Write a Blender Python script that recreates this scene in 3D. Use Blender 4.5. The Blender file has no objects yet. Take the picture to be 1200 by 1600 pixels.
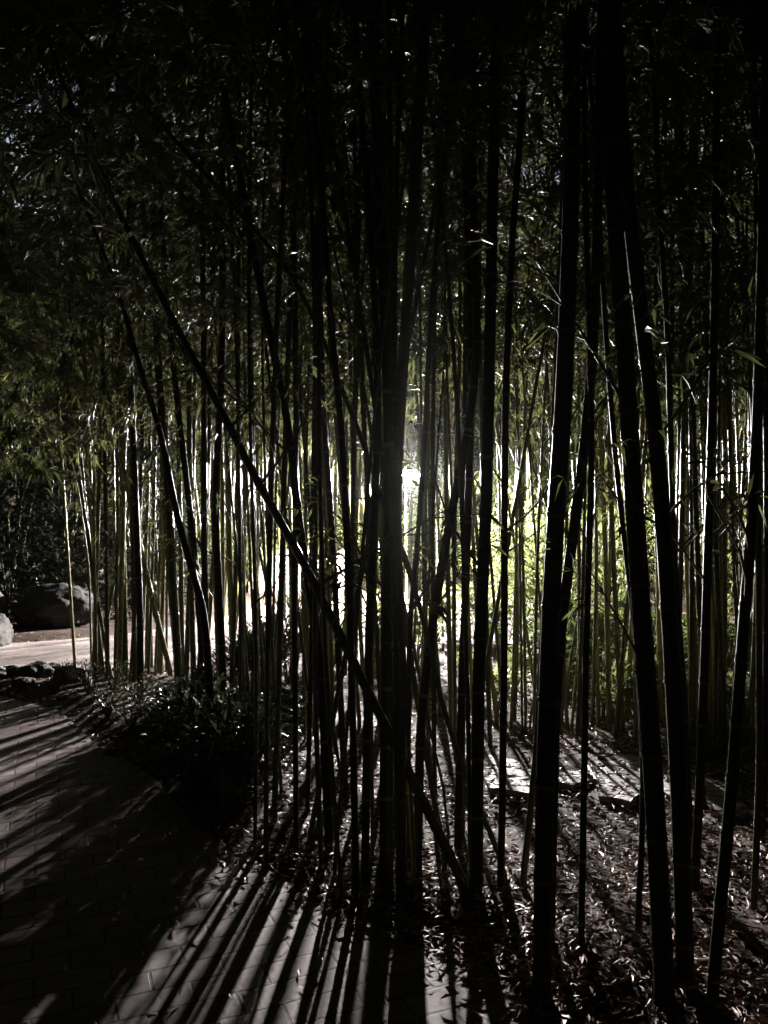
import bpy, bmesh, math, random
import numpy as np
from mathutils import Vector, Matrix, noise, Quaternion
R = math.radians
rnd = random.Random(11)

# ------------------------------------------------------------------ camera, sky, exposure
scene = bpy.context.scene
C = scene.collection
F = 1204.0                      # focal length in pixels of the 1200 x 1600 photograph
CAM_H = 1.5
PITCH = math.atan(30.0 / F)
cd = bpy.data.cameras.new('camera')
cam = bpy.data.objects.new('camera', cd)
C.objects.link(cam)
cam.location = (0, 0, CAM_H)
cam.rotation_euler = (R(90) + PITCH, 0, 0)
cd.sensor_fit = 'VERTICAL'
cd.sensor_height = 36.0
cd.lens = F / 1600.0 * 36.0
cd.clip_start = 0.05
cd.clip_end = 600
scene.camera = cam

world = bpy.data.worlds.new('World')
scene.world = world
world.use_nodes = True
wn = world.node_tree
sky = wn.nodes.new('ShaderNodeTexSky')
sky.sky_type = 'NISHITA'
sky.sun_disc = False
sky.sun_elevation = R(-1.0)
sky.sun_rotation = R(10)
bg = wn.nodes['Background']
bg.inputs['Strength'].default_value = 1.3
wn.links.new(sky.outputs[0], bg.inputs['Color'])

scene.view_settings.view_transform = 'Standard'
scene.view_settings.look = 'None'
scene.view_settings.exposure = 0.0
scene.view_settings.gamma = 1.0
scene.cycles.max_bounces = 6
scene.cycles.diffuse_bounces = 3
scene.cycles.transmission_bounces = 3
scene.cycles.volume_bounces = 0
scene.cycles.caustics_reflective = False
scene.cycles.caustics_refractive = False

GLOBE_R = 0.125
LAMP_EMIT = 60000.0
LAMP_Y = 15.6

# ------------------------------------------------------------------ helpers
def ray(px, py):
    x, z = (px - 600) / F, (800 - py) / F
    c, s = math.cos(PITCH), math.sin(PITCH)
    return Vector((x, c - z * s, s + z * c))
def at(px, py, z=0.0):
    d = ray(px, py)
    t = (z - CAM_H) / d.z
    return Vector((d.x * t, d.y * t, z))
def on_plane(px, py, Y):
    d = ray(px, py)
    t = Y / d.y
    return Vector((d.x * t, Y, CAM_H + d.z * t))
def proj(p):
    c, s = math.cos(PITCH), math.sin(PITCH)
    y, z = p.y, p.z - CAM_H
    yy, zz = y * c + z * s, -y * s + z * c
    if yy < 0.05: return (-9999, -9999)
    return (600 + p.x / yy * F, 800 - zz / yy * F)

def tag(o, label=None, cat=None, group=None, kind=None):
    if label: o['label'] = label
    if cat: o['category'] = cat
    if group: o['group'] = group
    if kind: o['kind'] = kind
    return o
def empty(name, loc):
    o = bpy.data.objects.new(name, None)
    o.empty_display_size = 0.1
    o.location = loc
    C.objects.link(o)
    return o
def link(name, me, parent=None, loc=None):
    o = bpy.data.objects.new(name, me)
    C.objects.link(o)
    if parent: o.parent = parent
    if loc is not None: o.location = loc
    return o
def mesh(name, verts, faces, mats, smooth=True, midx=None):
    me = bpy.data.meshes.new(name)
    me.from_pydata([tuple(v) for v in verts], [], faces)
    for m in mats: me.materials.append(m)
    if smooth: me.polygons.foreach_set('use_smooth', [True] * len(me.polygons))
    if midx: me.polygons.foreach_set('material_index', midx)
    me.update()
    return me

class MB:
    def __init__(s): s.v, s.f, s.m = [], [], []
    def tube(s, pts, rad, n=8, m=0, cap=True):
        b = len(s.v)
        N = len(pts)
        up = Vector((0.31, 0.95, 0.02))
        for i, p in enumerate(pts):
            t = (pts[min(i + 1, N - 1)] - pts[max(i - 1, 0)]).normalized()
            a = up.cross(t)
            if a.length < 1e-3: a = Vector((1, 0, 0)).cross(t)
            a.normalize()
            c = t.cross(a)
            r = rad[i]
            for k in range(n):
                an = 2 * math.pi * k / n
                s.v.append(p + a * (math.cos(an) * r) + c * (math.sin(an) * r))
        for i in range(N - 1):
            for k in range(n):
                k2 = (k + 1) % n
                s.f.append((b + i * n + k, b + i * n + k2, b + (i + 1) * n + k2, b + (i + 1) * n + k)); s.m.append(m)
        if cap:
            s.f.append(tuple(b + k for k in reversed(range(n)))); s.m.append(m)
            s.f.append(tuple(b + (N - 1) * n + k for k in range(n))); s.m.append(m)
    def leaf(s, p, d, nrm, L, W, m=0, droop=0.25, fold=0.25):
        d = d.normalized()
        side = d.cross(nrm)
        if side.length < 1e-3: side = d.cross(Vector((0.3, 0.8, 0.5)))
        side.normalize()
        n2 = side.cross(d)
        b = len(s.v)
        mid = p + d * (L * 0.4)
        s.v += [p, mid + side * (W / 2) + n2 * (W * fold), mid, mid - side * (W / 2) + n2 * (W * fold),
                p + d * (L * 0.97) - Vector((0, 0, L * droop))]
        for q in ((0, 2, 1), (0, 3, 2), (1, 2, 4), (2, 3, 4)):
            s.f.append(tuple(b + i for i in q)); s.m.append(m)
    def build(s, name, mats, smooth=True):
        return mesh(name, s.v, s.f, mats, smooth, s.m)

# ------------------------------------------------------------------ materials
def mat(name):
    m = bpy.data.materials.new(name)
    m.use_nodes = True
    nt = m.node_tree
    return m, nt, nt.nodes['Principled BSDF'], nt.nodes['Material Output']
def ramp(nt, stops):
    r = nt.nodes.new('ShaderNodeValToRGB')
    e = r.color_ramp.elements
    while len(e) < len(stops): e.new(0.5)
    for i, (p, c) in enumerate(stops):
        e[i].position = p; e[i].color = (*c, 1)
    return r
def noise_node(nt, scale, detail=4, coord='Object', stretch=None):
    tc = nt.nodes.new('ShaderNodeTexCoord')
    nz = nt.nodes.new('ShaderNodeTexNoise')
    nz.inputs['Scale'].default_value = scale
    nz.inputs['Detail'].default_value = detail
    if stretch:
        mp = nt.nodes.new('ShaderNodeMapping')
        mp.inputs['Scale'].default_value = stretch
        nt.links.new(tc.outputs[coord], mp.inputs[0]); nt.links.new(mp.outputs[0], nz.inputs[0])
    else:
        nt.links.new(tc.outputs[coord], nz.inputs[0])
    return nz
def bump(nt, src, bs, strength, dist):
    b = nt.nodes.new('ShaderNodeBump')
    b.inputs['Strength'].default_value = strength
    b.inputs['Distance'].default_value = dist
    nt.links.new(src, b.inputs['Height']); nt.links.new(b.outputs[0], bs.inputs['Normal'])
    return b
def simple(name, stops, scale, rough, bstr=0.3, bdist=0.01, spec=0.5, stretch=None, detail=5):
    m, nt, bs, out = mat(name)
    nz = noise_node(nt, scale, detail, stretch=stretch)
    r = ramp(nt, stops)
    nt.links.new(nz.outputs[0], r.inputs[0]); nt.links.new(r.outputs[0], bs.inputs['Base Color'])
    bs.inputs['Roughness'].default_value = rough
    bs.inputs['Specular IOR Level'].default_value = spec
    if bstr: bump(nt, nz.outputs[0], bs, bstr, bdist)
    return m
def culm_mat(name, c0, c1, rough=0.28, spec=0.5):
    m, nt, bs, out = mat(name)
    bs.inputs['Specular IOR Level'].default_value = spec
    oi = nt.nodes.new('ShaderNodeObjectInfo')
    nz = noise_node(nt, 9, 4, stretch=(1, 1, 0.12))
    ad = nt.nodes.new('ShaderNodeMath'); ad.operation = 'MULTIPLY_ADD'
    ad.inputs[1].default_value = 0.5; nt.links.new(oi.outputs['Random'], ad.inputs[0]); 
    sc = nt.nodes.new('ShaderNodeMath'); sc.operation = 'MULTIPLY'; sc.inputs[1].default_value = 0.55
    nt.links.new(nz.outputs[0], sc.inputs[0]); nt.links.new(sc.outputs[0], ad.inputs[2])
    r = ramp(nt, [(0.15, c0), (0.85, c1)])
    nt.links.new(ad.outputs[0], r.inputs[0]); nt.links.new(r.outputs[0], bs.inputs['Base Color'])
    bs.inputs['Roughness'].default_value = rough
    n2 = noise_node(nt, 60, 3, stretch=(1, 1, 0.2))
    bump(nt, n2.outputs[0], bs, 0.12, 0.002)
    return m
def leaf_mat(name, c0, c1, trans=0.45, rough=0.4, tval=1.9):
    m, nt, bs, out = mat(name)
    nz = noise_node(nt, 7, 2)
    oi = nt.nodes.new('ShaderNodeObjectInfo')
    ad = nt.nodes.new('ShaderNodeMath'); ad.operation = 'MULTIPLY_ADD'; ad.inputs[1].default_value = 0.35
    nt.links.new(oi.outputs['Random'], ad.inputs[0]); nt.links.new(nz.outputs[0], ad.inputs[2])
    r = ramp(nt, [(0.35, c0), (0.95, c1)])
    nt.links.new(ad.outputs[0], r.inputs[0]); nt.links.new(r.outputs[0], bs.inputs['Base Color'])
    bs.inputs['Roughness'].default_value = rough
    tr = nt.nodes.new('ShaderNodeBsdfTranslucent')
    hs = nt.nodes.new('ShaderNodeHueSaturation')
    hs.inputs['Hue'].default_value = 0.485; hs.inputs['Saturation'].default_value = 0.92; hs.inputs['Value'].default_value = tval
    nt.links.new(r.outputs[0], hs.inputs['Color']); nt.links.new(hs.outputs[0], tr.inputs['Color'])
    mx = nt.nodes.new('ShaderNodeMixShader'); mx.inputs[0].default_value = trans
    nt.links.new(bs.outputs[0], mx.inputs[1]); nt.links.new(tr.outputs[0], mx.inputs[2])
    nt.links.new(mx.outputs[0], out.inputs['Surface'])
    return m
def paver_mat(name, c1, c2, cm, bw, bh, rot, mortar=0.006, rough=0.7):
    m, nt, bs, out = mat(name)
    tc = nt.nodes.new('ShaderNodeTexCoord')
    mp = nt.nodes.new('ShaderNodeMapping'); mp.inputs['Rotation'].default_value[2] = rot
    nt.links.new(tc.outputs['Object'], mp.inputs[0])
    wob = nt.nodes.new('ShaderNodeTexNoise'); wob.inputs['Scale'].default_value = 3.0
    nt.links.new(tc.outputs['Object'], wob.inputs[0])
    va = nt.nodes.new('ShaderNodeVectorMath'); va.operation = 'MULTIPLY_ADD'
    va.inputs[1].default_value = (0.02, 0.02, 0)
    nt.links.new(wob.outputs['Color'], va.inputs[0]); nt.links.new(mp.outputs[0], va.inputs[2])
    bt = nt.nodes.new('ShaderNodeTexBrick')
    bt.inputs['Scale'].default_value = 1.0
    bt.inputs['Brick Width'].default_value = bw; bt.inputs['Row Height'].default_value = bh
    bt.inputs['Mortar Size'].default_value = mortar; bt.inputs['Mortar Smooth'].default_value = 0.3
    bt.inputs['Color1'].default_value = (*c1, 1); bt.inputs['Color2'].default_value = (*c2, 1); bt.inputs['Mortar'].default_value = (*cm, 1)
    nt.links.new(va.outputs[0], bt.inputs['Vector'])
    nz = noise_node(nt, 14, 6)
    nz2 = noise_node(nt, 1.7, 5)
    mm = nt.nodes.new('ShaderNodeMath'); mm.operation = 'MULTIPLY_ADD'; mm.inputs[1].default_value = 0.6
    sb = nt.nodes.new('ShaderNodeMath'); sb.operation = 'MULTIPLY'; sb.inputs[1].default_value = 0.4
    nt.links.new(nz2.outputs[0], mm.inputs[0]); nt.links.new(nz.outputs[0], sb.inputs[0]); nt.links.new(sb.outputs[0], mm.inputs[2])
    r = ramp(nt, [(0.34, (0.35, 0.33, 0.32)), (0.62, (1.1, 1.1, 1.1))])
    nt.links.new(mm.outputs[0], r.inputs[0])
    mx = nt.nodes.new('ShaderNodeMix'); mx.data_type = 'RGBA'; mx.blend_type = 'MULTIPLY'; mx.inputs[0].default_value = 0.75
    nt.links.new(bt.outputs['Color'], mx.inputs[6]); nt.links.new(r.outputs[0], mx.inputs[7])
    nt.links.new(mx.outputs[2], bs.inputs['Base Color'])
    bs.inputs['Roughness'].default_value = rough
    su = nt.nodes.new('ShaderNodeMath'); su.operation = 'MULTIPLY_ADD'; su.inputs[1].default_value = 0.35
    n3 = noise_node(nt, 45, 5)
    iv = nt.nodes.new('ShaderNodeMath'); iv.operation = 'SUBTRACT'; iv.inputs[0].default_value = 1.0
    nt.links.new(bt.outputs['Fac'], iv.inputs[1])
    nt.links.new(n3.outputs[0], su.inputs[0]); nt.links.new(iv.outputs[0], su.inputs[2])
    bump(nt, su.outputs[0], bs, 0.6, 0.008)
    return m

M = {}
M['culm_green'] = culm_mat('green_culm', (0.03, 0.036, 0.012), (0.09, 0.095, 0.035), 0.22)
M['culm_tan'] = culm_mat('tan_culm', (0.09, 0.085, 0.03), (0.22, 0.205, 0.08), 0.25)
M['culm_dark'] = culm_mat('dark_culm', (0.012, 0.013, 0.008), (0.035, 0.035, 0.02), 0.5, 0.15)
M['node_ring'] = simple('waxy_node_ring', [(0.35, (0.03, 0.03, 0.022)), (0.7, (0.12, 0.115, 0.09))], 30, 0.6, 0)
M['twig'] = simple('twig_bark', [(0.3, (0.06, 0.06, 0.025)), (0.7, (0.15, 0.13, 0.06))], 8, 0.5, 0)
M['leaf'] = leaf_mat('bamboo_leaf', (0.030, 0.042, 0.012), (0.08, 0.098, 0.03))
M['bush_leaf'] = leaf_mat('bush_leaf', (0.045, 0.062, 0.018), (0.10, 0.125, 0.042), 0.5, 0.4, 2.8)
M['screen_leaf'] = leaf_mat('screen_leaf', (0.018, 0.026, 0.008), (0.05, 0.06, 0.02), 0.4)
M['broad_leaf'] = leaf_mat('broad_leaf', (0.06, 0.12, 0.02), (0.13, 0.21, 0.035), 0.5, 0.35)
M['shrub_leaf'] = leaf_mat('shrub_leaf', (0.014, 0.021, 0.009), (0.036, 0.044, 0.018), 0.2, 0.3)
M['void_dark_leaf'] = leaf_mat('void_dark_leaf', (0.006, 0.01, 0.005), (0.016, 0.022, 0.01), 0.1, 0.5)  # near-black leaf colour standing in for the unlit dark at left
M['tree_leaf'] = leaf_mat('tree_leaf', (0.02, 0.035, 0.01), (0.05, 0.075, 0.02), 0.3, 0.5)
M['bark'] = simple('tree_bark', [(0.3, (0.03, 0.025, 0.02)), (0.7, (0.11, 0.09, 0.07))], 6, 0.85, 0.6, 0.03, stretch=(1, 1, 0.2))
M['soil'] = simple('soil', [(0.3, (0.024, 0.015, 0.011)), (0.7, (0.07, 0.044, 0.032))], 5, 0.9, 0.8, 0.03, 0.3, detail=9)
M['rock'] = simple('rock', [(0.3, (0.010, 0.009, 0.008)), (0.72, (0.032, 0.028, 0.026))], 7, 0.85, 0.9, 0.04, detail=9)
M['slab'] = simple('flagstone', [(0.25, (0.20, 0.17, 0.17)), (0.75, (0.42, 0.36, 0.36))], 7, 0.6, 0.8, 0.015, detail=9)
def crack():
    m = M['slab']; nt = m.node_tree; bs = nt.nodes['Principled BSDF']
    tc = nt.nodes.new('ShaderNodeTexCoord'); vo = nt.nodes.new('ShaderNodeTexVoronoi'); vo.feature = 'DISTANCE_TO_EDGE'; vo.inputs['Scale'].default_value = 5.5
    nz = nt.nodes.new('ShaderNodeTexNoise'); nz.inputs['Scale'].default_value = 6; va = nt.nodes.new('ShaderNodeVectorMath'); va.operation = 'MULTIPLY_ADD'; va.inputs[1].default_value = (0.12, 0.12, 0.12)
    nt.links.new(tc.outputs['Object'], nz.inputs[0]); nt.links.new(nz.outputs['Color'], va.inputs[0]); nt.links.new(tc.outputs['Object'], va.inputs[2]); nt.links.new(va.outputs[0], vo.inputs['Vector'])
    r = ramp(nt, [(0.0, (0.12, 0.12, 0.12)), (0.06, (1, 1, 1))]); nt.links.new(vo.outputs['Distance'], r.inputs[0])
    old = bs.inputs['Base Color'].links[0].from_socket
    mx = nt.nodes.new('ShaderNodeMix'); mx.data_type = 'RGBA'; mx.blend_type = 'MULTIPLY'; mx.inputs[0].default_value = 1.0
    nt.links.new(old, mx.inputs[6]); nt.links.new(r.outputs[0], mx.inputs[7]); nt.links.new(mx.outputs[2], bs.inputs['Base Color'])
    bp = bs.inputs['Normal'].links[0].from_node
    b2 = nt.nodes.new('ShaderNodeBump'); b2.inputs['Strength'].default_value = 0.8; b2.inputs['Distance'].default_value = 0.012
    nt.links.new(r.outputs[0], b2.inputs['Height']); nt.links.new(bp.outputs[0], b2.inputs['Normal']); nt.links.new(b2.outputs[0], bs.inputs['Normal'])
crack()
M['wall'] = simple('pale_wall_stone', [(0.25, (0.16, 0.13, 0.12)), (0.75, (0.40, 0.33, 0.31))], 5, 0.8, 0.7, 0.03, detail=8)
M['plaza'] = paver_mat('plaza_paving', (0.36, 0.28, 0.28), (0.23, 0.185, 0.185), (0.05, 0.042, 0.038), 0.24, 0.12, R(-24))
M['path'] = paver_mat('path_paving', (0.33, 0.275, 0.26), (0.29, 0.245, 0.235), (0.15, 0.125, 0.115), 0.9, 0.45, R(8), 0.008)
M['metal'] = simple('dark_painted_metal', [(0.3, (0.008, 0.009, 0.008)), (0.7, (0.016, 0.018, 0.016))], 20, 0.75, 0.1, 0.002, 0.1)
M['sheath'] = simple('dry_sheath', [(0.3, (0.35, 0.30, 0.22)), (0.7, (0.6, 0.53, 0.42))], 9, 0.5, 0.3, 0.004, stretch=(1, 0.2, 1))
def litter_mat():
    m, nt, bs, out = mat('dry_leaf')
    g = nt.nodes.new('ShaderNodeNewGeometry')
    r = ramp(nt, [(0.0, (0.12, 0.07, 0.052)), (0.35, (0.27, 0.165, 0.125)), (0.6, (0.33, 0.175, 0.135)), (0.8, (0.44, 0.31, 0.24)), (1.0, (0.54, 0.43, 0.35))])
    nt.links.new(g.outputs['Random Per Island'], r.inputs[0]); nt.links.new(r.outputs[0], bs.inputs['Base Color'])
    bs.inputs['Roughness'].default_value = 0.55
    return m
M['litter'] = litter_mat()
def emit_mat():
    m, nt, bs, out = mat('lit_globe')
    nt.nodes.remove(bs)
    e = nt.nodes.new('ShaderNodeEmission')
    e.inputs['Color'].default_value = (1.0, 0.94, 0.90, 1)
    e.inputs['Strength'].default_value = LAMP_EMIT
    nt.links.new(e.outputs[0], out.inputs['Surface'])
    return m
M['globe'] = emit_mat()

# ------------------------------------------------------------------ ground, plaza, path
plaza_img = [(-900, 1075), (0, 1088), (95, 1112), (150, 1165), (195, 1188), (248, 1222), (300, 1290), (385, 1335), (452, 1385), (520, 1425), (570, 1436),
             (640, 1478), (745, 1500), (830, 1580), (900, 1640), (950, 1800)]
plaza = [at(*p) for p in plaza_img]
plaza += [Vector((1.1, 0.5, 0)), Vector((1.3, -8, 0)), Vector((-9, -8, 0)), Vector((-9, 3, 0))]
path_img = [(-700, 1052), (0, 1050), (150, 1047), (250, 1050), (330, 1036), (420, 1008), (520, 978), (640, 962), (900, 952), (900, 930), (700, 925),
            (560, 928), (420, 945), (300, 975), (190, 992), (60, 1003), (0, 1006), (-700, 1006)]
path = [at(*p) for p in path_img]

def sdist(poly, X, Y):
    """signed distance (positive outside) of the points X, Y to a polygon"""
    P = np.array([(p.x, p.y) for p in poly]); Q = np.roll(P, -1, axis=0)
    best = np.full(X.shape, 1e9); inside = np.zeros(X.shape, bool)
    for (ax, ay), (bx, by) in zip(P, Q):
        dx, dy = bx - ax, by - ay
        t = np.clip(((X - ax) * dx + (Y - ay) * dy) / (dx * dx + dy * dy + 1e-12), 0, 1)
        best = np.minimum(best, np.hypot(X - ax - t * dx, Y - ay - t * dy))
        cr = ((ay > Y) != (by > Y)) & (X < (bx - ax) * (Y - ay) / (by - ay + 1e-12) + ax)
        inside ^= cr
    return np.where(inside, -best, best)
def sstep(x, a, b):
    t = np.clip((x - a) / (b - a), 0, 1)
    return t * t * (3 - 2 * t)
def height(X, Y):
    X = np.asarray(X, float); Y = np.asarray(Y, float)
    d = np.minimum(sdist(plaza, X, Y), sdist(path, X, Y))
    n1 = np.array([noise.noise(Vector((x * 0.9, y * 0.9, 3.1))) for x, y in zip(X.ravel(), Y.ravel())]).reshape(X.shape)
    n2 = np.array([noise.noise(Vector((x * 4.1, y * 4.1, 7.7))) for x, y in zip(X.ravel(), Y.ravel())]).reshape(X.shape)
    bed = 0.05 + 0.05 * n1 + 0.018 * n2
    h = -0.03 + sstep(d, -0.02, 0.35) * (bed + 0.03)
    far = np.hypot(X, Y - 7)
    h += sstep(far, 15, 50) * 20 * (1 + 0.25 * np.sin(X * 0.13 + 1) * np.cos(Y * 0.1))  # rising rim all round, also behind the camera, added to block low sky
    return h
def hz(x, y): return float(height(np.array([x]), np.array([y]))[0])

def axis(dense0, dense1, step, far):
    a = list(np.arange(dense0, dense1 + 1e-6, step))
    s = step; x = dense1
    hi = []
    while x < far:
        s *= 1.25; x += s; hi.append(x)
    s = step; x = dense0
    lo = []
    while x > -far:
        s *= 1.25; x -= s; lo.append(x)
    return np.array(lo[::-1] + a + hi)
xs, ys = axis(-4.5, 4.5, 0.09, 150), axis(1.5, 10.5, 0.09, 150)
GX, GY = np.meshgrid(xs, ys)
GZ = height(GX, GY)
nx, ny = len(xs), len(ys)
gv = np.stack([GX.ravel(), GY.ravel(), GZ.ravel()], 1)
gf = [(j * nx + i, j * nx + i + 1, (j + 1) * nx + i + 1, (j + 1) * nx + i) for j in range(ny - 1) for i in range(nx - 1)]
tag(link('ground', mesh('ground', gv, gf, [M['soil']])), kind='structure')

def sheet(name, poly, z, mt, th=0.0):
    bm = bmesh.new()
    f = bm.faces.new([bm.verts.new((p.x, p.y, z)) for p in poly])
    if f.normal.z < 0: f.normal_flip()
    bmesh.ops.triangulate(bm, faces=[f])
    me = bpy.data.meshes.new(name)
    bm.to_mesh(me); bm.free()
    me.materials.append(mt)
    return tag(link(name, me), kind='structure')
sheet('plaza', plaza, 0.006, M['plaza'])
sheet('path', path, 0.004, M['path'])

# ------------------------------------------------------------------ the lamp
lamp_base = on_plane(637, 940, LAMP_Y); lamp_base.z = 0.0
lamp_top = on_plane(642, 745, LAMP_Y)
LH = lamp_top.z
lamp = tag(empty('garden_lamp', (lamp_top.x, LAMP_Y, 0.0)), 'lit globe lamp on a slim dark post, the only light behind the bamboo', 'lamp')
mb = MB()
prof = [(0.0, 0.11), (0.03, 0.11), (0.05, 0.085), (0.30, 0.075), (0.34, 0.05), (0.40, 0.038), (LH - 0.32, 0.032), (LH - 0.30, 0.045), (LH - 0.27, 0.045)]
mb.tube([Vector((0, 0, z)) for z, r in prof], [r for z, r in prof], 20)
link('post', mb.build('post', [M['metal']]), lamp)
mb = MB()
prof = [(LH - 0.268, 0.05), (LH - 0.2, 0.07), (LH - 0.13, 0.08), (LH - 0.115, 0.075)]
mb.tube([Vector((0, 0, z)) for z, r in prof], [r for z, r in prof], 24)
link('globe_holder', mb.build('globe_holder', [M['metal']]), lamp)
bm = bmesh.new()
bmesh.ops.create_icosphere(bm, subdivisions=3, radius=GLOBE_R)
me = bpy.data.meshes.new('globe'); bm.to_mesh(me); bm.free()
me.materials.append(M['globe'])
me.polygons.foreach_set('use_smooth', [True] * len(me.polygons))
link('globe', me, lamp, (0, 0, LH))
mb = MB()
prof = [(LH + 0.03, 0.46), (LH + 0.04, 0.47), (LH + 0.112, 0.36), (LH + 0.155, 0.14), (LH + 0.18, 0.03)]  # wide low cover, added to cut the lamp's upward light on the canopy
mb.tube([Vector((0, 0, z)) for z, r in prof], [r for z, r in prof], 24)
link('added_shade', mb.build('added_shade', [M['metal']]), lamp)

# ------------------------------------------------------------------ foliage pieces (shared meshes)
def rvec(r, s=1.0): return Vector((r.uniform(-s, s), r.uniform(-s, s), r.uniform(-s, s)))
def make_spray(seed, L=1.1, nsub=11, nleaf=18, leafL=0.092):
    """a bamboo side branch growing along +X from the origin, with leaf fans on its twigs"""
    r = random.Random(seed)
    mb = MB()
    pts = []
    for i in range(9):
        t = i / 8
        pts.append(Vector((L * t * 0.92, L * 0.05 * math.sin(3 * t + seed), L * (0.55 * t - 0.55 * t * t * 1.1))))
    mb.tube(pts, [0.0055 * (1 - 0.75 * i / 8) for i in range(9)], 5, 0, False)
    for k in range(nsub):
        t = 0.18 + 0.82 * (k + r.random() * 0.6) / nsub
        i = min(int(t * 8), 7)
        p = pts[i].lerp(pts[i + 1], t * 8 - i) if t < 1 else pts[8]
        d = Vector((1, r.uniform(-1.1, 1.1), r.uniform(-0.5, 0.6))).normalized()
        sl = L * r.uniform(0.2, 0.42) * (1.15 - 0.5 * t)
        q = [p + d * (sl * j / 4) - Vector((0, 0, sl * 0.3 * (j / 4) ** 2)) for j in range(5)]
        mb.tube(q, [0.0026 * (1 - 0.6 * j / 4) for j in range(5)], 4, 0, False)
        for j in range(nleaf):
            u = r.uniform(0.25, 1.0)
            ii = min(int(u * 4), 3)
            lp = q[ii].lerp(q[ii + 1], u * 4 - ii)
            ld = (d + rvec(r, 0.85) + Vector((0, 0, -0.3))).normalized()
            lL = leafL * r.uniform(0.65, 1.3)
            mb.leaf(lp, ld, Vector((0, 0, 1)) + rvec(r, 0.6), lL, lL * r.uniform(0.13, 0.19), 1, r.uniform(0.05, 0.4))
    return mb.build('leafy_branch', [M['twig'], M['leaf']])
SPRAYS = [make_spray(s) for s in (1, 2, 3, 4, 5, 6)]
DENSE = [make_spray(s, 1.5, 16, 22, 0.13) for s in (21, 22, 23, 24)]
def make_twig(seed, L=0.5):
    r = random.Random(seed); mb = MB()
    pts = [Vector((L * t * 0.8, L * 0.06 * math.sin(5 * t), L * (0.6 * t))) for t in [i / 5 for i in range(6)]]
    mb.tube(pts, [0.0055 * (1 - 0.75 * i / 5) for i in range(6)], 5, 0, False)
    for k in range(3):
        p = pts[2 + k]
        d = Vector((1, r.uniform(-1, 1), r.uniform(0.0, 0.8))).normalized()
        mb.tube([p, p + d * L * 0.15, p + d * L * 0.3], [0.0026, 0.002, 0.0012], 4, 0, False)
        for j in range(3):
            ld = (d + rvec(r, 0.7) + Vector((0, 0, -0.3))).normalized()
            mb.leaf(p + d * L * 0.3, ld, Vector((0, 0, 1)) + rvec(r, 0.6), 0.1, 0.015, 1)
    return mb.build('bare_branch', [M['twig'], M['leaf']])
TWIGS = [make_twig(s) for s in (31, 32, 33)]

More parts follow.
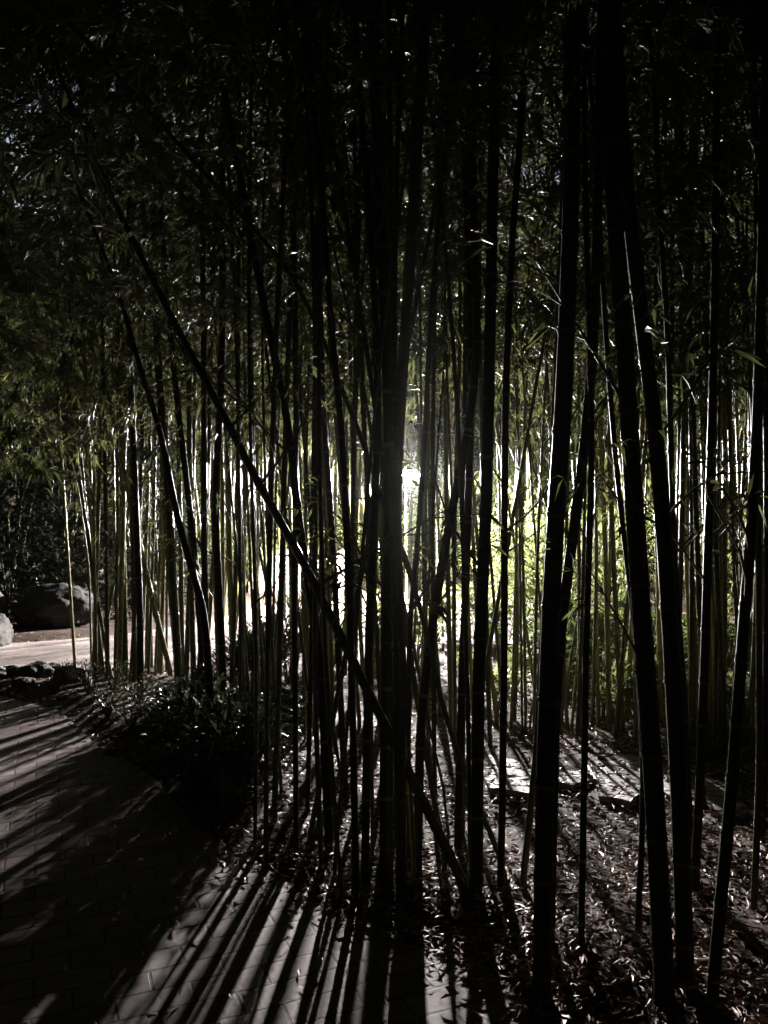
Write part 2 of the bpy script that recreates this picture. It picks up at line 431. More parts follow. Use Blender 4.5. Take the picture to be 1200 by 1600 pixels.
# ------------------------------------------------------------------ bamboo stalks
LAMP_PX = (640, 745)
def clear_of_lamp(p, reach):
    """does a branch of that reach at p stay out of the line from the camera to the lamp"""
    x, y = proj(p)
    rr = reach / max(p.y, 0.5) * F
    return not (abs(x - LAMP_PX[0]) < 26 + rr * 0.8 and abs(y - LAMP_PX[1]) < 30 + rr * 0.8)
def resample(pts, step):
    out = [pts[0].copy()]; 
    for a, b in zip(pts[:-1], pts[1:]):
        n = max(1, int((b - a).length / step))
        for i in range(1, n + 1): out.append(a.lerp(b, i / n))
    return out
def smooth(pts, it=3):
    for _ in range(it):
        q = [pts[0]]
        for i in range(1, len(pts) - 1): q.append(pts[i - 1] * 0.25 + pts[i] * 0.5 + pts[i + 1] * 0.25)
        q.append(pts[-1]); pts = q
    return pts
def stalk(pts, rad, r, mt, label, group, nbr, h0, twigs=0, seg=8, dense=False, scale=1.0):
    """pts: world points from the foot up"""
    foot = pts[0].copy()
    root = tag(empty('bamboo_stalk', foot), label, 'bamboo', group)
    line = smooth(resample(pts, 0.07), 4)
    # culm: internodes with swollen nodes
    cp, cr = [line[0] - Vector((0, 0, 0.12)) - foot], [rad * 1.05]
    acc, nextnode = 0.0, r.uniform(0.05, 0.2)
    total = sum((b - a).length for a, b in zip(line[:-1], line[1:]))
    inter = r.uniform(0.22, 0.34) * (0.7 + rad * 8)
    nodes = []; band = set()
    for a, b in zip(line[:-1], line[1:]):
        L = (b - a).length
        taper = lambda s: rad * (1 - 0.72 * (s / total) ** 1.5)
        while nextnode <= acc + L:
            t = (nextnode - acc) / L
            d = (b - a).normalized(); p = a.lerp(b, t)
            w = taper(nextnode)
            e = 0.011 + w * 0.1
            for dz, k in ((-e * 1.5, 0.985), (-e * 0.3, 1.17), (e * 0.1, 0.97), (e * 0.4, 1.13), (e * 1.3, 0.985)):
                cp.append(p + d * dz - foot); cr.append(w * k); band.add(len(cp) - 1) if k == 0.985 and dz < 0 else None
            nodes.append((p, d, nextnode))
            nextnode += inter * r.uniform(0.85, 1.12)
        acc += L
        cp.append(b - foot); cr.append(taper(acc))
    # keep the order along the line
    ax = [0.0]
    order = sorted(range(len(cp)), key=lambda i: cp[i].z)
    cb = [i in band for i in order]
    cp = [cp[i] for i in order]; cr = [cr[i] for i in order]
    cp2, cr2, cb2 = [cp[0]], [cr[0]], [False]
    for p, w, bb in zip(cp[1:], cr[1:], cb[1:]):
        if (p - cp2[-1]).length > 0.002: cp2.append(p); cr2.append(w); cb2.append(bb)
    mb = MB(); mb.tube(cp2, cr2, seg)
    for i, bb in enumerate(cb2[:-1]):
        if bb:
            for k in range(seg): mb.m[i * seg + k] = 1
    link('culm', mb.build('culm', [mt, M['node_ring']]), root)
    # leafy branches from the nodes
    up = [n for n in nodes if n[0].z > h0]
    if up:
        for k in range(nbr):
            i = min(int((k + r.random()) / nbr * len(up)), len(up) - 1)
            p, d, s = up[i]
            sc = scale * r.uniform(0.75, 1.25)
            yaw = r.uniform(0, 2 * math.pi)
            reach = 1.0 * sc
            q = p + Vector((math.cos(yaw), math.sin(yaw), 0.15)) * reach * 0.5
            if not clear_of_lamp(q, reach * 0.55): continue
            o = link('leafy_branch', r.choice(DENSE if dense or p.z > 5.0 else SPRAYS), root, p - foot)
            o.rotation_euler = (r.uniform(-0.5, 0.5), r.uniform(-0.35, 0.25), yaw)
            o.scale = (sc, sc, sc)
    low = [n for n in nodes if 1.0 < n[0].z < h0 + 0.4]
    for k in range(twigs if low else 0):
        p, d, s = r.choice(low)
        if not clear_of_lamp(p, 0.35): continue
        o = link('bare_branch', r.choice(TWIGS), root, p - foot)
        sc = r.uniform(0.6, 1.4)
        o.rotation_euler = (r.uniform(-0.3, 0.3), r.uniform(-0.5, 0.2), r.uniform(0, 2 * math.pi)); o.scale = (sc, sc, sc)
    return root
def extend(pts, H, r, arch=1.0):
    """carry the stalk on above the photograph's last point, bending over at the tip"""
    d = (pts[-1] - pts[-2]).normalized()
    a = r.uniform(0, 2 * math.pi); side = Vector((math.cos(a), math.sin(a), 0)) * 0.05 * arch
    p = pts[-1].copy()
    while p.z < H and len(pts) < 120:
        d = (d + side * (0.3 + max(0, p.z / H - 0.5) * 3)).normalized()
        p = p + d * 0.35
        if d.z < 0.15: break
        pts.append(p.copy())
    return pts
def from_image(poly, r, H, lean=0.0):
    """poly: pixels from the foot upward"""
    foot = at(*poly[0])
    foot.z = hz(foot.x, foot.y)
    pts = [foot]
    for px, py in poly[1:]:
        Y = foot.y + lean * (poly[0][1] - py) / 1000.0
        pts.append(on_plane(px, py, Y))
    return extend(pts, H, r)

G_NEAR = 'thick dark bamboo stalks standing at the front of the grove'
near = [
 # (pixels from the foot up), width in pixels, label
 ([(338, 1225), (335, 1180), (320, 960), (290, 855), (275, 800), (250, 670), (225, 595), (205, 525), (185, 455), (158, 385)], 15, 'dark bamboo stalk leaning to the left, sweeping up over the pale path'),
 ([(735, 1420), (680, 1290), (600, 1130), (540, 1010), (470, 870), (400, 750), (335, 620), (280, 520), (235, 430), (165, 290)], 19, 'long diagonal bamboo stalk slanting across the grove from lower middle to upper left'),
 ([(515, 1335), (508, 1180), (500, 1020), (480, 900), (462, 780), (455, 690), (432, 570), (415, 490), (403, 430), (388, 345)], 16, 'dark bamboo stalk bending left, just above the long diagonal stalk'),
 ([(463, 1335), (462, 1200), (459, 900), (463, 720), (460, 500), (455, 300)], 10, 'straight slender dark stalk rising where the diagonal stalk crosses the lit wall'),
 ([(556, 1400), (553, 1200), (548, 1000), (543, 850), (535, 680), (520, 540), (505, 330)], 13, 'dark stalk curving slightly left, third from the lamp on its left'),
 ([(795, 1385), (718, 1185), (690, 1100), (662, 965), (637, 885), (605, 800), (560, 670), (530, 600), (500, 515), (455, 425), (420, 385)], 10, 'thin diagonal bamboo stalk crossing behind the thick stalk beside the lamp'),
 ([(603, 1390), (606, 1000), (611, 800), (607, 600), (598, 400), (585, 100)], 25, 'thick upright black stalk immediately left of the lamp'),
 ([(628, 1405), (621, 1000), (618, 760), (625, 640), (641, 400), (655, 170)], 22, 'thick black stalk leaning right that hides the left edge of the lamp'),
 ([(570, 1390), (575, 1050), (583, 850), (592, 650), (585, 450), (567, 200)], 15, 'dark stalk with a bent middle, left of the thick pair by the lamp'),
 ([(640, 1385), (637, 1120), (641, 960), (652, 850), (663, 700), (671, 520), (686, 330)], 10, 'slim dark stalk leaning right behind the thick pair by the lamp'),
 ([(652, 1380), (657, 1120), (675, 980), (699, 830), (729, 690), (746, 560), (742, 400), (738, 200)], 17, 'dark stalk with a sharp lean, right of the lamp'),
 ([(744, 1415), (748, 1050), (760, 780), (764, 600), (770, 300), (775, 20)], 23, 'thick straight black stalk second to the right of the lamp'),
 ([(782, 1400), (785, 1250), (788, 1000), (788, 800), (790, 600), (800, 380), (815, 180)], 13, 'straight slim dark stalk beside the left end of the flagstones'),
 ([(846, 1560), (852, 1200), (860, 960), (869, 800), (880, 640), (886, 500), (893, 300), (895, 60)], 29, 'thick black stalk standing before the middle of the flagstones'),
 ([(816, 1400), (838, 1180), (850, 960), (862, 750), (873, 500), (882, 260)], 12, 'thin dark stalk hugging the left side of the thick flagstone stalk'),
 ([(858, 1500), (867, 1100), (879, 950), (894, 850), (913, 700), (927, 550), (932, 400), (938, 90)], 20, 'dark stalk with a bright left edge leaning right from the thick flagstone stalk'),
 ([(908, 1510), (913, 1200), (916, 1000), (921, 850), (925, 700), (922, 550), (915, 330)], 12, 'slim straight dark stalk in front of the flagstones, right of the bright edged stalk'),
 ([(1040, 1600), (1020, 1200), (1005, 1000), (995, 850), (985, 700), (975, 520), (960, 350), (950, 90)], 31, 'thickest black stalk leaning left, left of the leaning pair at right'),
 ([(1072, 1570), (1062, 1250), (1048, 1000), (1035, 800), (1020, 640), (1003, 500), (985, 350), (972, 200)], 27, 'thick black stalk leaning left, right one of the leaning pair'),
 ([(996, 1485), (1003, 1330), (1006, 1200), (995, 1000), (980, 880), (968, 780), (956, 650), (945, 500), (935, 300)], 11, 'slim dark stalk just left of the thick leaning pair'),
 ([(1082, 1400), (1070, 1100), (1055, 900), (1051, 800), (1047, 660), (1044, 530), (1035, 400), (1022, 140)], 11, 'slim dark stalk with a kink, right of the thick leaning pair'),
 ([(1085, 1420), (1095, 1200), (1102, 1000), (1108, 800), (1114, 600), (1118, 400), (1121, 0)], 16, 'straight dark stalk passing the right end of the flagstones'),
 ([(1112, 1600), (1127, 1400), (1146, 1200), (1160, 1000), (1174, 830), (1184, 650), (1190, 440), (1196, 150)], 22, 'thick dark stalk with a pale left edge, leaning out to the right'),
 ([(1178, 1450), (1187, 1200), (1186, 1000), (1185, 800), (1184, 500), (1181, 180)], 12, 'dark upright stalk at the far right of the front stalks'),
 ([(219, 1100), (219, 960), (214, 830), (209, 700), (204, 590)], 12, 'dark upright stalk in front of the thin pale stalks by the path'),
 ([(281, 1130), (279, 1060), (270, 900), (263, 770), (252, 640), (246, 540)], 15, 'dark stalk right of the thin pale stalks by the path, left of the leaning one'),
 ([(322, 1165), (313, 980), (305, 870), (295, 780), (284, 690), (270, 560)], 12, 'dark slim stalk leaning left and crossing the leaning stalk over the path'),
 ([(330, 1190), (322, 1000), (319, 850), (319, 700), (318, 500), (316, 340)], 12, 'straight dark stalk between the low shrubs and the long diagonal stalk'),
 ([(352, 1180), (346, 1000), (337, 830), (338, 740), (345, 620), (348, 500), (347, 330)], 14, 'dark stalk with slight s bend left of the dwarf bush'),
 ([(384, 1200), (378, 1000), (375, 780), (371, 550), (373, 360)], 9, 'thin dark upright stalk at the left side of the dwarf bush'),
 ([(715, 1330), (722, 1050), (730, 850), (735, 640), (735, 480), (728, 300)], 14, 'upright dark stalk crossing the sharply leaning one right of the lamp'),
 ([(540, 1260), (530, 1050), (520, 850), (505, 640), (500, 450), (498, 250)], 12, 'slender dark stalk left of the lamp with a gentle left lean'),
 ([(480, 1280), (486, 1050), (489, 800), (492, 560), (496, 300)], 9, 'thin straight dark stalk right of where the diagonal stalk meets the lit wall'),
 ([(1190, 1340), (1196, 1100), (1199, 900), (1197, 640), (1190, 400)], 12, 'dark stalk cut by the right picture edge beside the thin pale row'),
]
for poly, w, label in near:
    r = random.Random(len(label) * 7 + int(poly[0][0]))
    foot = at(*poly[0])
    rad = w * (1.0 if w >= 26 else 0.86) / 2 * foot.y / F
    H = r.uniform(8.0, 10.0) if w not in (19, 15) or poly[-1][0] > 200 else 3.9
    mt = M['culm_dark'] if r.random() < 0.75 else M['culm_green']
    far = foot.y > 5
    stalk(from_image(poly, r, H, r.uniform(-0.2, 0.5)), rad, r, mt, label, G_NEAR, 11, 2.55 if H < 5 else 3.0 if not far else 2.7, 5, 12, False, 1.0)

# the thin pale pair leaning at the path, the single lit stalk
r = random.Random(77)
solo = [([(118, 1047), (112, 960), (105, 850), (98, 740), (94, 660), (88, 560)], 5.0, 'single thin pale stalk bright against the dark, alone on the pale path edge'),
        ([(143, 1050), (140, 900), (128, 800), (113, 720), (92, 690), (60, 640)], 3.5, 'very thin pale stalk slanting left behind the lone bright stalk')]
for poly, w, label in solo:
    foot = at(*poly[0])
    stalk(from_image(poly, r, 4.4, 0), w / 2 * foot.y / F, r, M['culm_tan'], label, 'thin bamboo by the pale path', 7, 2.3, 1, 8)

zones = [
 # name, px range, foot y range, count, width px range, material weights (tan, green), phrase
 ('thin bamboo by the pale path', (142, 268), (1042, 1074), 26, (4, 9), 0.35, 'in the pale row by the path'),
 ('thin bamboo behind the leaning stalk', (270, 400), (1050, 1120), 14, (5, 10), 0.35, 'in the row behind the dwarf bush'),
 ('thin bamboo before the lit wall', (400, 585), (1050, 1190), 22, (4, 9), 0.35, 'in the row before the lit wall'),
 ('thin bamboo around the lamp', (585, 770), (1080, 1200), 15, (4.5, 9), 0.4, 'in the row beneath the lamp'),
 ('thin bamboo behind the flagstones', (770, 905), (1130, 1172), 17, (3.5, 6.5), 0.65, 'in the row behind the flagstones'),
 ('thin bamboo before the lit bushes', (905, 1040), (1130, 1185), 15, (4.5, 9), 0.5, 'in the row before the lit bushes'),
 ('thin bamboo at the right side', (1045, 1215), (1130, 1215), 38, (4.5, 10), 0.5, 'in the crowded row at far right'),
]
ORD = ['first', 'second', 'third', 'fourth', 'fifth', 'sixth', 'seventh', 'eighth', 'ninth', 'tenth', 'eleventh', 'twelfth', 'thirteenth', 'fourteenth', 'fifteenth',
       'sixteenth', 'seventeenth', 'eighteenth', 'nineteenth', 'twentieth', 'twenty-first', 'twenty-second', 'twenty-third', 'twenty-fourth', 'twenty-fifth',
       'twenty-sixth', 'twenty-seventh', 'twenty-eighth', 'twenty-ninth', 'thirtieth', 'thirty-first', 'thirty-second', 'thirty-third', 'thirty-fourth', 'thirty-fifth', 'thirty-sixth',
       'thirty-seventh', 'thirty-eighth', 'thirty-ninth', 'fortieth', 'forty-first', 'forty-second']
def thin_row(group, pxr, fyr, n, wr, tan, phrase, r, h0=(1.75, 2.6), nbr=7, Hr=(5.0, 8.5)):
    feet = []
    for i in range(n):
        px = pxr[0] + (pxr[1] - pxr[0]) * (i + r.uniform(0.05, 0.95)) / n
        feet.append((px, r.uniform(*fyr)))
    feet.sort()
    for i, (px, fy) in enumerate(feet):
        foot = at(px, fy)
        tilt = r.gauss(0, 0.035)
        if r.random() < 0.12: tilt += r.choice((-1, 1)) * r.uniform(0.08, 0.2)
        w = r.uniform(*wr)
        top = fy - 620
        def xa(py): return px + tilt * (fy - py)
        # keep the sight line to the lamp open
        xl = xa(745)
        if fy > 960 and abs(xl - 641) < 17 + w / 2:
            tilt += math.copysign(17 + w / 2 - abs(xl - 641), xl - 641) / (fy - 745)
        wob = r.uniform(-6, 6)
        poly = [(px, fy)] + [(px + tilt * d + wob * math.sin(d / 190.0), fy - d) for d in (120, 260, 400, 540, 620)]
        rad = w / 2 * foot.y / F
        mt = M['culm_tan'] if r.random() < tan else M['culm_green']
        size = 'thin' if w < (wr[0] + wr[1]) / 2 else 'slim'
        ln = ', leaning left' if tilt < -0.07 else ', leaning right' if tilt > 0.07 else ''
        col = 'tan' if mt is M['culm_tan'] else 'green'
        label = f'{size} {col} stalk{ln}, {ORD[i]} from left {phrase}'
        stalk(from_image(poly, r, r.uniform(*Hr), r.uniform(-0.3, 0.3)), rad, r, mt, label, group, nbr, r.uniform(*h0), r.choice((1, 1, 2, 3)), 8)
for z in zones:
    thin_row(*z, random.Random(z[1][0] * 3 + 5))
thin_row('thin bamboo in the middle of the grove', (375, 740), (1120, 1270), 24, (4, 7), 0.3, 'in the middle row', random.Random(903), (2.0, 2.9), 6, (5.5, 8))
thin_row('thin bamboo at the front', (385, 745), (1270, 1420), 18, (6, 10), 0.0, 'in the front row before the lamp', random.Random(905), (2.6, 3.2), 6, (6, 8))
thin_row('thin bamboo behind the lamp', (370, 1160), (922, 942), 30, (2.2, 3.8), 0.8, 'in the pale fine row behind the lamp', random.Random(906), (3.0, 4.2), 6, (6, 9))
# a farther stand beyond the path
thin_row('thin bamboo beyond the path', (300, 620), (952, 1000), 18, (4, 7), 0.5, 'in the distant row left of the lamp', random.Random(901), (2.2, 3.2), 7, (6, 9))
thin_row('thin bamboo beyond the grove', (660, 1190), (960, 1060), 15, (3, 6), 0.5, 'in the distant row right of the lamp', random.Random(902), (2.0, 3.2), 7, (6, 9))

# three stalks outside the frame at left whose leafy branches hang in
for k, (x, y, a) in enumerate([(-2.85, 5.0, 0.0), (-4.2, 6.8, 0.2), (-3.5, 4.3, 0.1)]):
    r = random.Random(400 + k)
    z0 = hz(x, y)
    pts = extend([Vector((x, y, z0)), Vector((x + 0.03, y, 1.5)), Vector((x + 0.12, y + 0.05, 3.0))], 8, r)
    root = stalk(pts, 0.022, r, M['culm_green'], ('bamboo stalk whose leafy sprays hang in at left, ' + ['over the path', 'farther back', 'closest'][k]), 'bamboo hanging in at the left', 8, 3.2)
    for j in range(7):
        o = link('leafy_branch', r.choice(DENSE if j % 2 else SPRAYS), root, Vector((0.05, 0, r.uniform(1.75, 3.4) - z0)))
        o.rotation_euler = (r.uniform(-0.4, 0.4), r.uniform(-0.1, 0.4), r.uniform(-0.7, 0.7)); s = r.uniform(0.7, 1.05); o.scale = (s, s, s)

# ------------------------------------------------------------------ bushes, plants, trees
def make_bush(seed, n, L, W, Rx, Rz, stems=7):
    r = random.Random(seed); mb = MB()
    tips = []
    for k in range(stems):
        a = r.uniform(0, 2 * math.pi); sp = r.uniform(0.2, 0.9)
        e = Vector((math.cos(a) * Rx * sp, math.sin(a) * Rx * sp, Rz * r.uniform(0.6, 1.0)))
        pts = [Vector((0, 0, -0.05)), e * 0.4 + Vector((0, 0, Rz * 0.12)), e * 0.75, e]
        mb.tube(pts, [0.014, 0.01, 0.007, 0.003], 5, 0, False)
        tips += [(pts[1].lerp(e, t)) for t in (0.2, 0.45, 0.7, 0.9, 1.0)]
    for i in range(n):
        c = r.choice(tips)
        p = c + Vector((r.gauss(0, Rx * 0.16), r.gauss(0, Rx * 0.16), r.gauss(0, Rz * 0.13)))
        p.z = max(p.z, 0.03)
        d = (p - Vector((0, 0, Rz * 0.3))).normalized() + rvec(r, 0.7)
        l = L * r.uniform(0.6, 1.3)
        mb.leaf(p, d, Vector((0, 0, 1)) + rvec(r, 0.5), l, l * W, 1, r.uniform(0, 0.4))
    return mb
def bush_mesh(seed, n, L, W, Rx, Rz, leaf): return make_bush(seed, n, L, W, Rx, Rz).build('bush', [M['twig'], M[leaf]])
def put(name, me, x, y, s, rot, label, cat, group, z=None):
    o = link(name, me, None, (x, y, hz(x, y) if z is None else z))
    o.rotation_euler = (0, 0, rot); o.scale = (s, s, s)
    return tag(o, label, cat, group)

def column_mesh(seed, n, L, W, Rx, H, leaf):
    r = random.Random(seed); mb = MB()
    for k in range(6):
        a = r.uniform(0, 6.28); e = Vector((math.cos(a) * Rx * 0.5, math.sin(a) * Rx * 0.5, H * r.uniform(0.7, 0.95)))
        mb.tube([Vector((0, 0, -0.1)), e * 0.5, e], [0.02, 0.014, 0.004], 6, 0, False)
    ph = [r.uniform(0, 6.28) for _ in range(4)]
    for i in range(n):
        t = r.random() ** 0.9
        a = r.uniform(0, 6.28)
        pr = (0.75 + 0.25 * math.sin(t * 9 + ph[0]) * math.sin(2 * a + ph[1])) * (1 - t ** 3) ** 0.6 * (0.8 + 0.2 * math.sin(5 * a + ph[2] + t * 14))
        rr = Rx * pr * r.uniform(0.25, 1.05) ** 0.5
        p = Vector((math.cos(a) * rr, math.sin(a) * rr, 0.03 + H * t + r.gauss(0, 0.06)))
        d = Vector((math.cos(a), math.sin(a), 0.1)) + rvec(r, 0.8)
        l = L * r.uniform(0.6, 1.3)
        mb.leaf(p, d, Vector((0, 0, 1)) + rvec(r, 0.6), l, l * W, 1, r.uniform(0, 0.4))
    return mb.build('bush', [M['twig'], M[leaf]])
r = random.Random(55)
BUSH = [bush_mesh(100 + k, 900, 0.13, 0.28, 0.95, 1.6, 'bush_leaf') for k in range(4)]
GB = 'lit green bushes behind the grove'
spots = [(2.75, 11.5), (2.3, 12.6), (-3.4, 17.6), (-1.9, 18.6), (-0.4, 19.9), (1.4, 19.9), (2.6, 17.6), (3.4, 15.2), (4.6, 14.4), (2.35, 13.8), (3.2, 12.6), (5.6, 12.6), (2.5, 19.0), (4.4, 17.8), (6.4, 15.8),
         (-5.4, 18.4), (0.3, 20.0), (6.6, 10.6), (3.9, 10.9), (5.0, 9.4), (1.9, 9.0), (2.7, 8.9), (2.1, 11.4), (3.1, 16.9), (2.4, 18.4), (4.3, 16.3), (-3.9, 17.2), (-0.6, 19.2), (-2.9, 17.4), (0.8, 20.2)]
pos = ['between lamp and thin stalks, nearer', 'between lamp and thin stalks, farther', 'far left', 'left of the lamp', 'left behind the lamp', 'right behind the lamp', 'first right of the lamp', 'second right of the lamp', 'third right of the lamp', 'before the lamp at right', 'behind the flagstones middle',
       'fifth right of the lamp', 'deep behind the lamp at right', 'deep behind the leaning pair', 'far right at the back', 'farthest left beyond the path', 'deepest behind the lamp', 'far right before the slope', 'behind the leaning pair', 'right of the flagstones', 'close behind the flagstones, left one', 'close behind the flagstones, right one', 'second row behind the flagstones', 'beside the lamp at right, middle one', 'beside the lamp at right, nearest the post', 'beside the lamp at right, outer one', 'at the left end of the pale wall', 'at the right end of the pale wall', 'before the left half of the pale wall', 'directly behind the lamp post']
for k, ((x, y), ps) in enumerate(zip(spots, pos)):
    put('leafy_bush', BUSH[k % 4], x, y, r.uniform(0.85, 1.3), r.uniform(0, 6.28), f'leafy green bush lit by the lamp, {ps}', 'bush', GB)
# tall lit shrubs of bamboo-like leaves forming the screen behind the lamp
SCREEN = [column_mesh(140 + k, 3800, 0.2, 0.2, 1.2, 4.2, 'screen_leaf') for k in range(3)]
for k, (x, y) in enumerate([(-4.6, 19.6), (-2.6, 19.9), (-0.8, 19.9), (1.3, 19.2), (3.2, 18.9), (5.2, 18.2), (7.0, 17.2), (8.0, 15.0), (-6.8, 20.4), (7.6, 12.4)]):
    put('tall_shrub', SCREEN[k % 3], x, y, r.uniform(0.9, 1.2), r.uniform(0, 6.28), f'tall narrow leaved shrub in the screen behind the lamp, {ORD[[1,2,3,4,5,6,7,8,0,9][k]]} from the left', 'shrub', 'tall shrubs behind the lamp')

# near-black shrubs added at left to block lamp light beyond the path
LAMP_BLOCK = [column_mesh(160 + k, 4200, 0.17, 0.36, 1.15, 3.6, 'void_dark_leaf') for k in range(2)]
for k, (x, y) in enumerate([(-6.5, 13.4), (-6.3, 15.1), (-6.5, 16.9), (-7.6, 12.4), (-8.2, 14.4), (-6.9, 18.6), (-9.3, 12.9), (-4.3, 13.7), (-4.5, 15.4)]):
    put('lamp_blocking_shrub', LAMP_BLOCK[k % 2], x, y, r.uniform(1.0, 1.3), r.uniform(0, 6.28), 'added near-black shrub blocking lamp light beyond the path, ' + ['nearest the row', 'second along', 'third along', 'nearest the boulders', 'behind the boulders', 'deepest', 'outermost', 'behind the pale row, nearer', 'behind the pale row, farther'][k], 'shrub', 'added shrubs blocking lamp light beyond the path')

# broad leaved plants under the bushes at right
def make_broad(seed):
    r = random.Random(seed); mb = MB()
    for k in range(14):
        a = r.uniform(0, 6.28); h = r.uniform(0.2, 0.75); o = r.uniform(0.05, 0.4)
        e = Vector((math.cos(a) * o, math.sin(a) * o, h))
        mb.tube([Vector((0, 0, -0.03)), e * 0.55 + Vector((0, 0, 0.08)), e], [0.008, 0.006, 0.004], 5, 0, False)
        l = r.uniform(0.16, 0.3)
        d = Vector((math.cos(a), math.sin(a), r.uniform(-0.2, 0.5)))
        mb.leaf(e, d, Vector((0, 0, 1)) + rvec(r, 0.3), l, l * 0.6, 1, 0.3, 0.12)
    return mb.build('broad_plant', [M['twig'], M['broad_leaf']])
BROAD = [make_broad(s) for s in (61, 62, 63)]
bp = [(1.35, 8.6), (1.9, 7.9), (2.3, 9.0), (1.75, 9.7), (2.9, 8.3), (1.2, 10.2), (2.6, 7.3), (3.3, 9.6), (1.55, 7.2), (2.1, 10.6), (0.6, 9.6), (3.6, 8.1), (3.0, 7.0), (0.95, 8.2), (2.05, 6.7), (4.1, 7.6)]
bp.sort(key=lambda p: p[0] / p[1])
for k, (x, y) in enumerate(bp):
    put('broad_leaf_plant', BROAD[k % 3], x, y, r.uniform(0.8, 1.25), r.uniform(0, 6.28), f'bright broad leaved plant among the thin stalks right of the lamp, {ORD[k]} from the left', 'plant', 'broad leaved plants behind the flagstones')

UND = [bush_mesh(180 + k, 420, 0.11, 0.32, 0.36, 0.55, 'bush_leaf') for k in range(3)]
up_ = [(1.3, 10.4), (1.75, 8.0), (1.9, 7.4), (2.25, 8.1), (2.6, 7.9), (1.9, 8.9), (2.0, 8.4), (2.15, 9.4), (2.75, 9.2), (3.1, 7.5), (3.45, 8.6), (3.0, 10.0), (1.5, 9.8), (0.9, 10.6), (3.9, 8.4), (4.3, 9.2), (2.45, 6.6), (1.6, 6.7), (3.6, 6.9), (-0.1, 9.3), (-0.55, 8.6), (0.35, 8.3), (0.92, 6.3), (1.2, 7.0), (1.75, 5.9), (2.1, 6.2), (2.75, 6.1), (0.78, 7.2)]
up_.sort(key=lambda p: p[0] / p[1])
for k, (x, y) in enumerate(up_):
    put('leafy_undershrub', UND[k % 3], x, y, r.uniform(0.75, 1.2) * (0.68 if y < 7.3 else 1.0), r.uniform(0, 6.28), f'small bright leafy shrub among the thin stalks beyond the flagstones, {ORD[k]} from the left', 'shrub', 'small shrubs beyond the flagstones')

# fern-like dwarf bamboo bush left of the middle
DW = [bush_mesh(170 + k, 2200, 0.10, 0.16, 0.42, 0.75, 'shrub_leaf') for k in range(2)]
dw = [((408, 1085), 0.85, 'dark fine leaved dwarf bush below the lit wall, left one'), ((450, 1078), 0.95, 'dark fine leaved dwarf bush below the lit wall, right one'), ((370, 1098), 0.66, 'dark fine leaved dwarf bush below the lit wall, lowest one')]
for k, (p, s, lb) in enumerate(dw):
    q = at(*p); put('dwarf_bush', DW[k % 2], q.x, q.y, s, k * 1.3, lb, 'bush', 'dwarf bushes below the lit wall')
# low dark shrubs along the plaza edge
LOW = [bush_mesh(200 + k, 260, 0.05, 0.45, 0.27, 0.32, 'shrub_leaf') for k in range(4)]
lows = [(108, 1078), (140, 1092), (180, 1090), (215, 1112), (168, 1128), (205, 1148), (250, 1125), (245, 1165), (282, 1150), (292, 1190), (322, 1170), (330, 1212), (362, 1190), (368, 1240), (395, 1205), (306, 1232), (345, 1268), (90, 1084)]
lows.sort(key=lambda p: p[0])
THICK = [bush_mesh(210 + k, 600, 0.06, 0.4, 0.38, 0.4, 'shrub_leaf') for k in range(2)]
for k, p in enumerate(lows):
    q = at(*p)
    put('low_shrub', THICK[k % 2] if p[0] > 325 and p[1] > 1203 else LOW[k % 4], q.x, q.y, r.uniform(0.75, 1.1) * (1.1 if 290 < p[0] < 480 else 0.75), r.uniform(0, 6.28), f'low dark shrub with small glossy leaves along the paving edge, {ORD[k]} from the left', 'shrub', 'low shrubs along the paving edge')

# background trees, plus unseen ones added to keep sky light off the plaza
def make_tree(seed, nlimb=16, lmin=0.18, lmax=0.36):
    r = random.Random(seed)
    H = 13.0
    tb = MB()
    pts = [Vector((0.25 * math.sin(i * 0.9 + seed), 0.2 * math.cos(i * 0.7), H * 0.75 * i / 8 - (0.4 if i == 0 else 0))) for i in range(9)]
    tb.tube(pts, [0.32 * (1 - 0.8 * i / 8) + (0.12 if i == 0 else 0) for i in range(9)], 10)
    cl = []
    for k in range(nlimb):
        i = r.randint(2, 8); p = pts[i]
        a = r.uniform(0, 6.28); l = r.uniform(1.8, 3.6)
        e = p + Vector((math.cos(a) * l, math.sin(a) * l, r.uniform(0.2, 2.4)))
        m_ = p.lerp(e, 0.5) + Vector((0, 0, 0.25))
        tb.tube([p, m_, e], [0.09, 0.055, 0.02], 6)
        cl += [e, m_, e + rvec(r, 0.9), e + rvec(r, 1.1)]
    cb = MB()
    for c in cl:
        R0 = r.uniform(0.6, 1.15)
        for j in range(95):
            p = c + Vector((r.gauss(0, R0 * 0.55), r.gauss(0, R0 * 0.55), r.gauss(0, R0 * 0.4)))
            l = r.uniform(lmin, lmax)
            cb.leaf(p, rvec(r, 1.0) + Vector((0, 0, -0.2)), Vector((0, 0, 1)) + rvec(r, 0.9), l, l * 0.5, 0, 0.1)
    return tb.build('trunk', [M['bark']]), cb.build('crown', [M['tree_leaf']])
TREES = [make_tree(s) for s in (301, 302)] + [make_tree(303, 26, 0.4, 0.7)]
tp = [(-13, 20), (-9.5, 24), (-6, 26), (-2.5, 27.5), (1, 28), (4.5, 27), (8, 26), (11.5, 23), (14, 19), (-12, 15), (12.5, 14), (-8, 31), (0, 33), (7, 32), (-4.2, -1.5), (-0.6, -3.6), (3.6, -2.2), (-7.0, 2.6), (5.6, 1.2), (-4, -8), (3, -8), (-10.4, 20.6), (10.0, 20.5), (-8.5, 7.0), (-8.0, -4.0), (7.5, -5.0), (-11.5, 10.5), (8.5, 5.5), (0, -12.5)]
BACK = list(range(14)) + [21, 22]
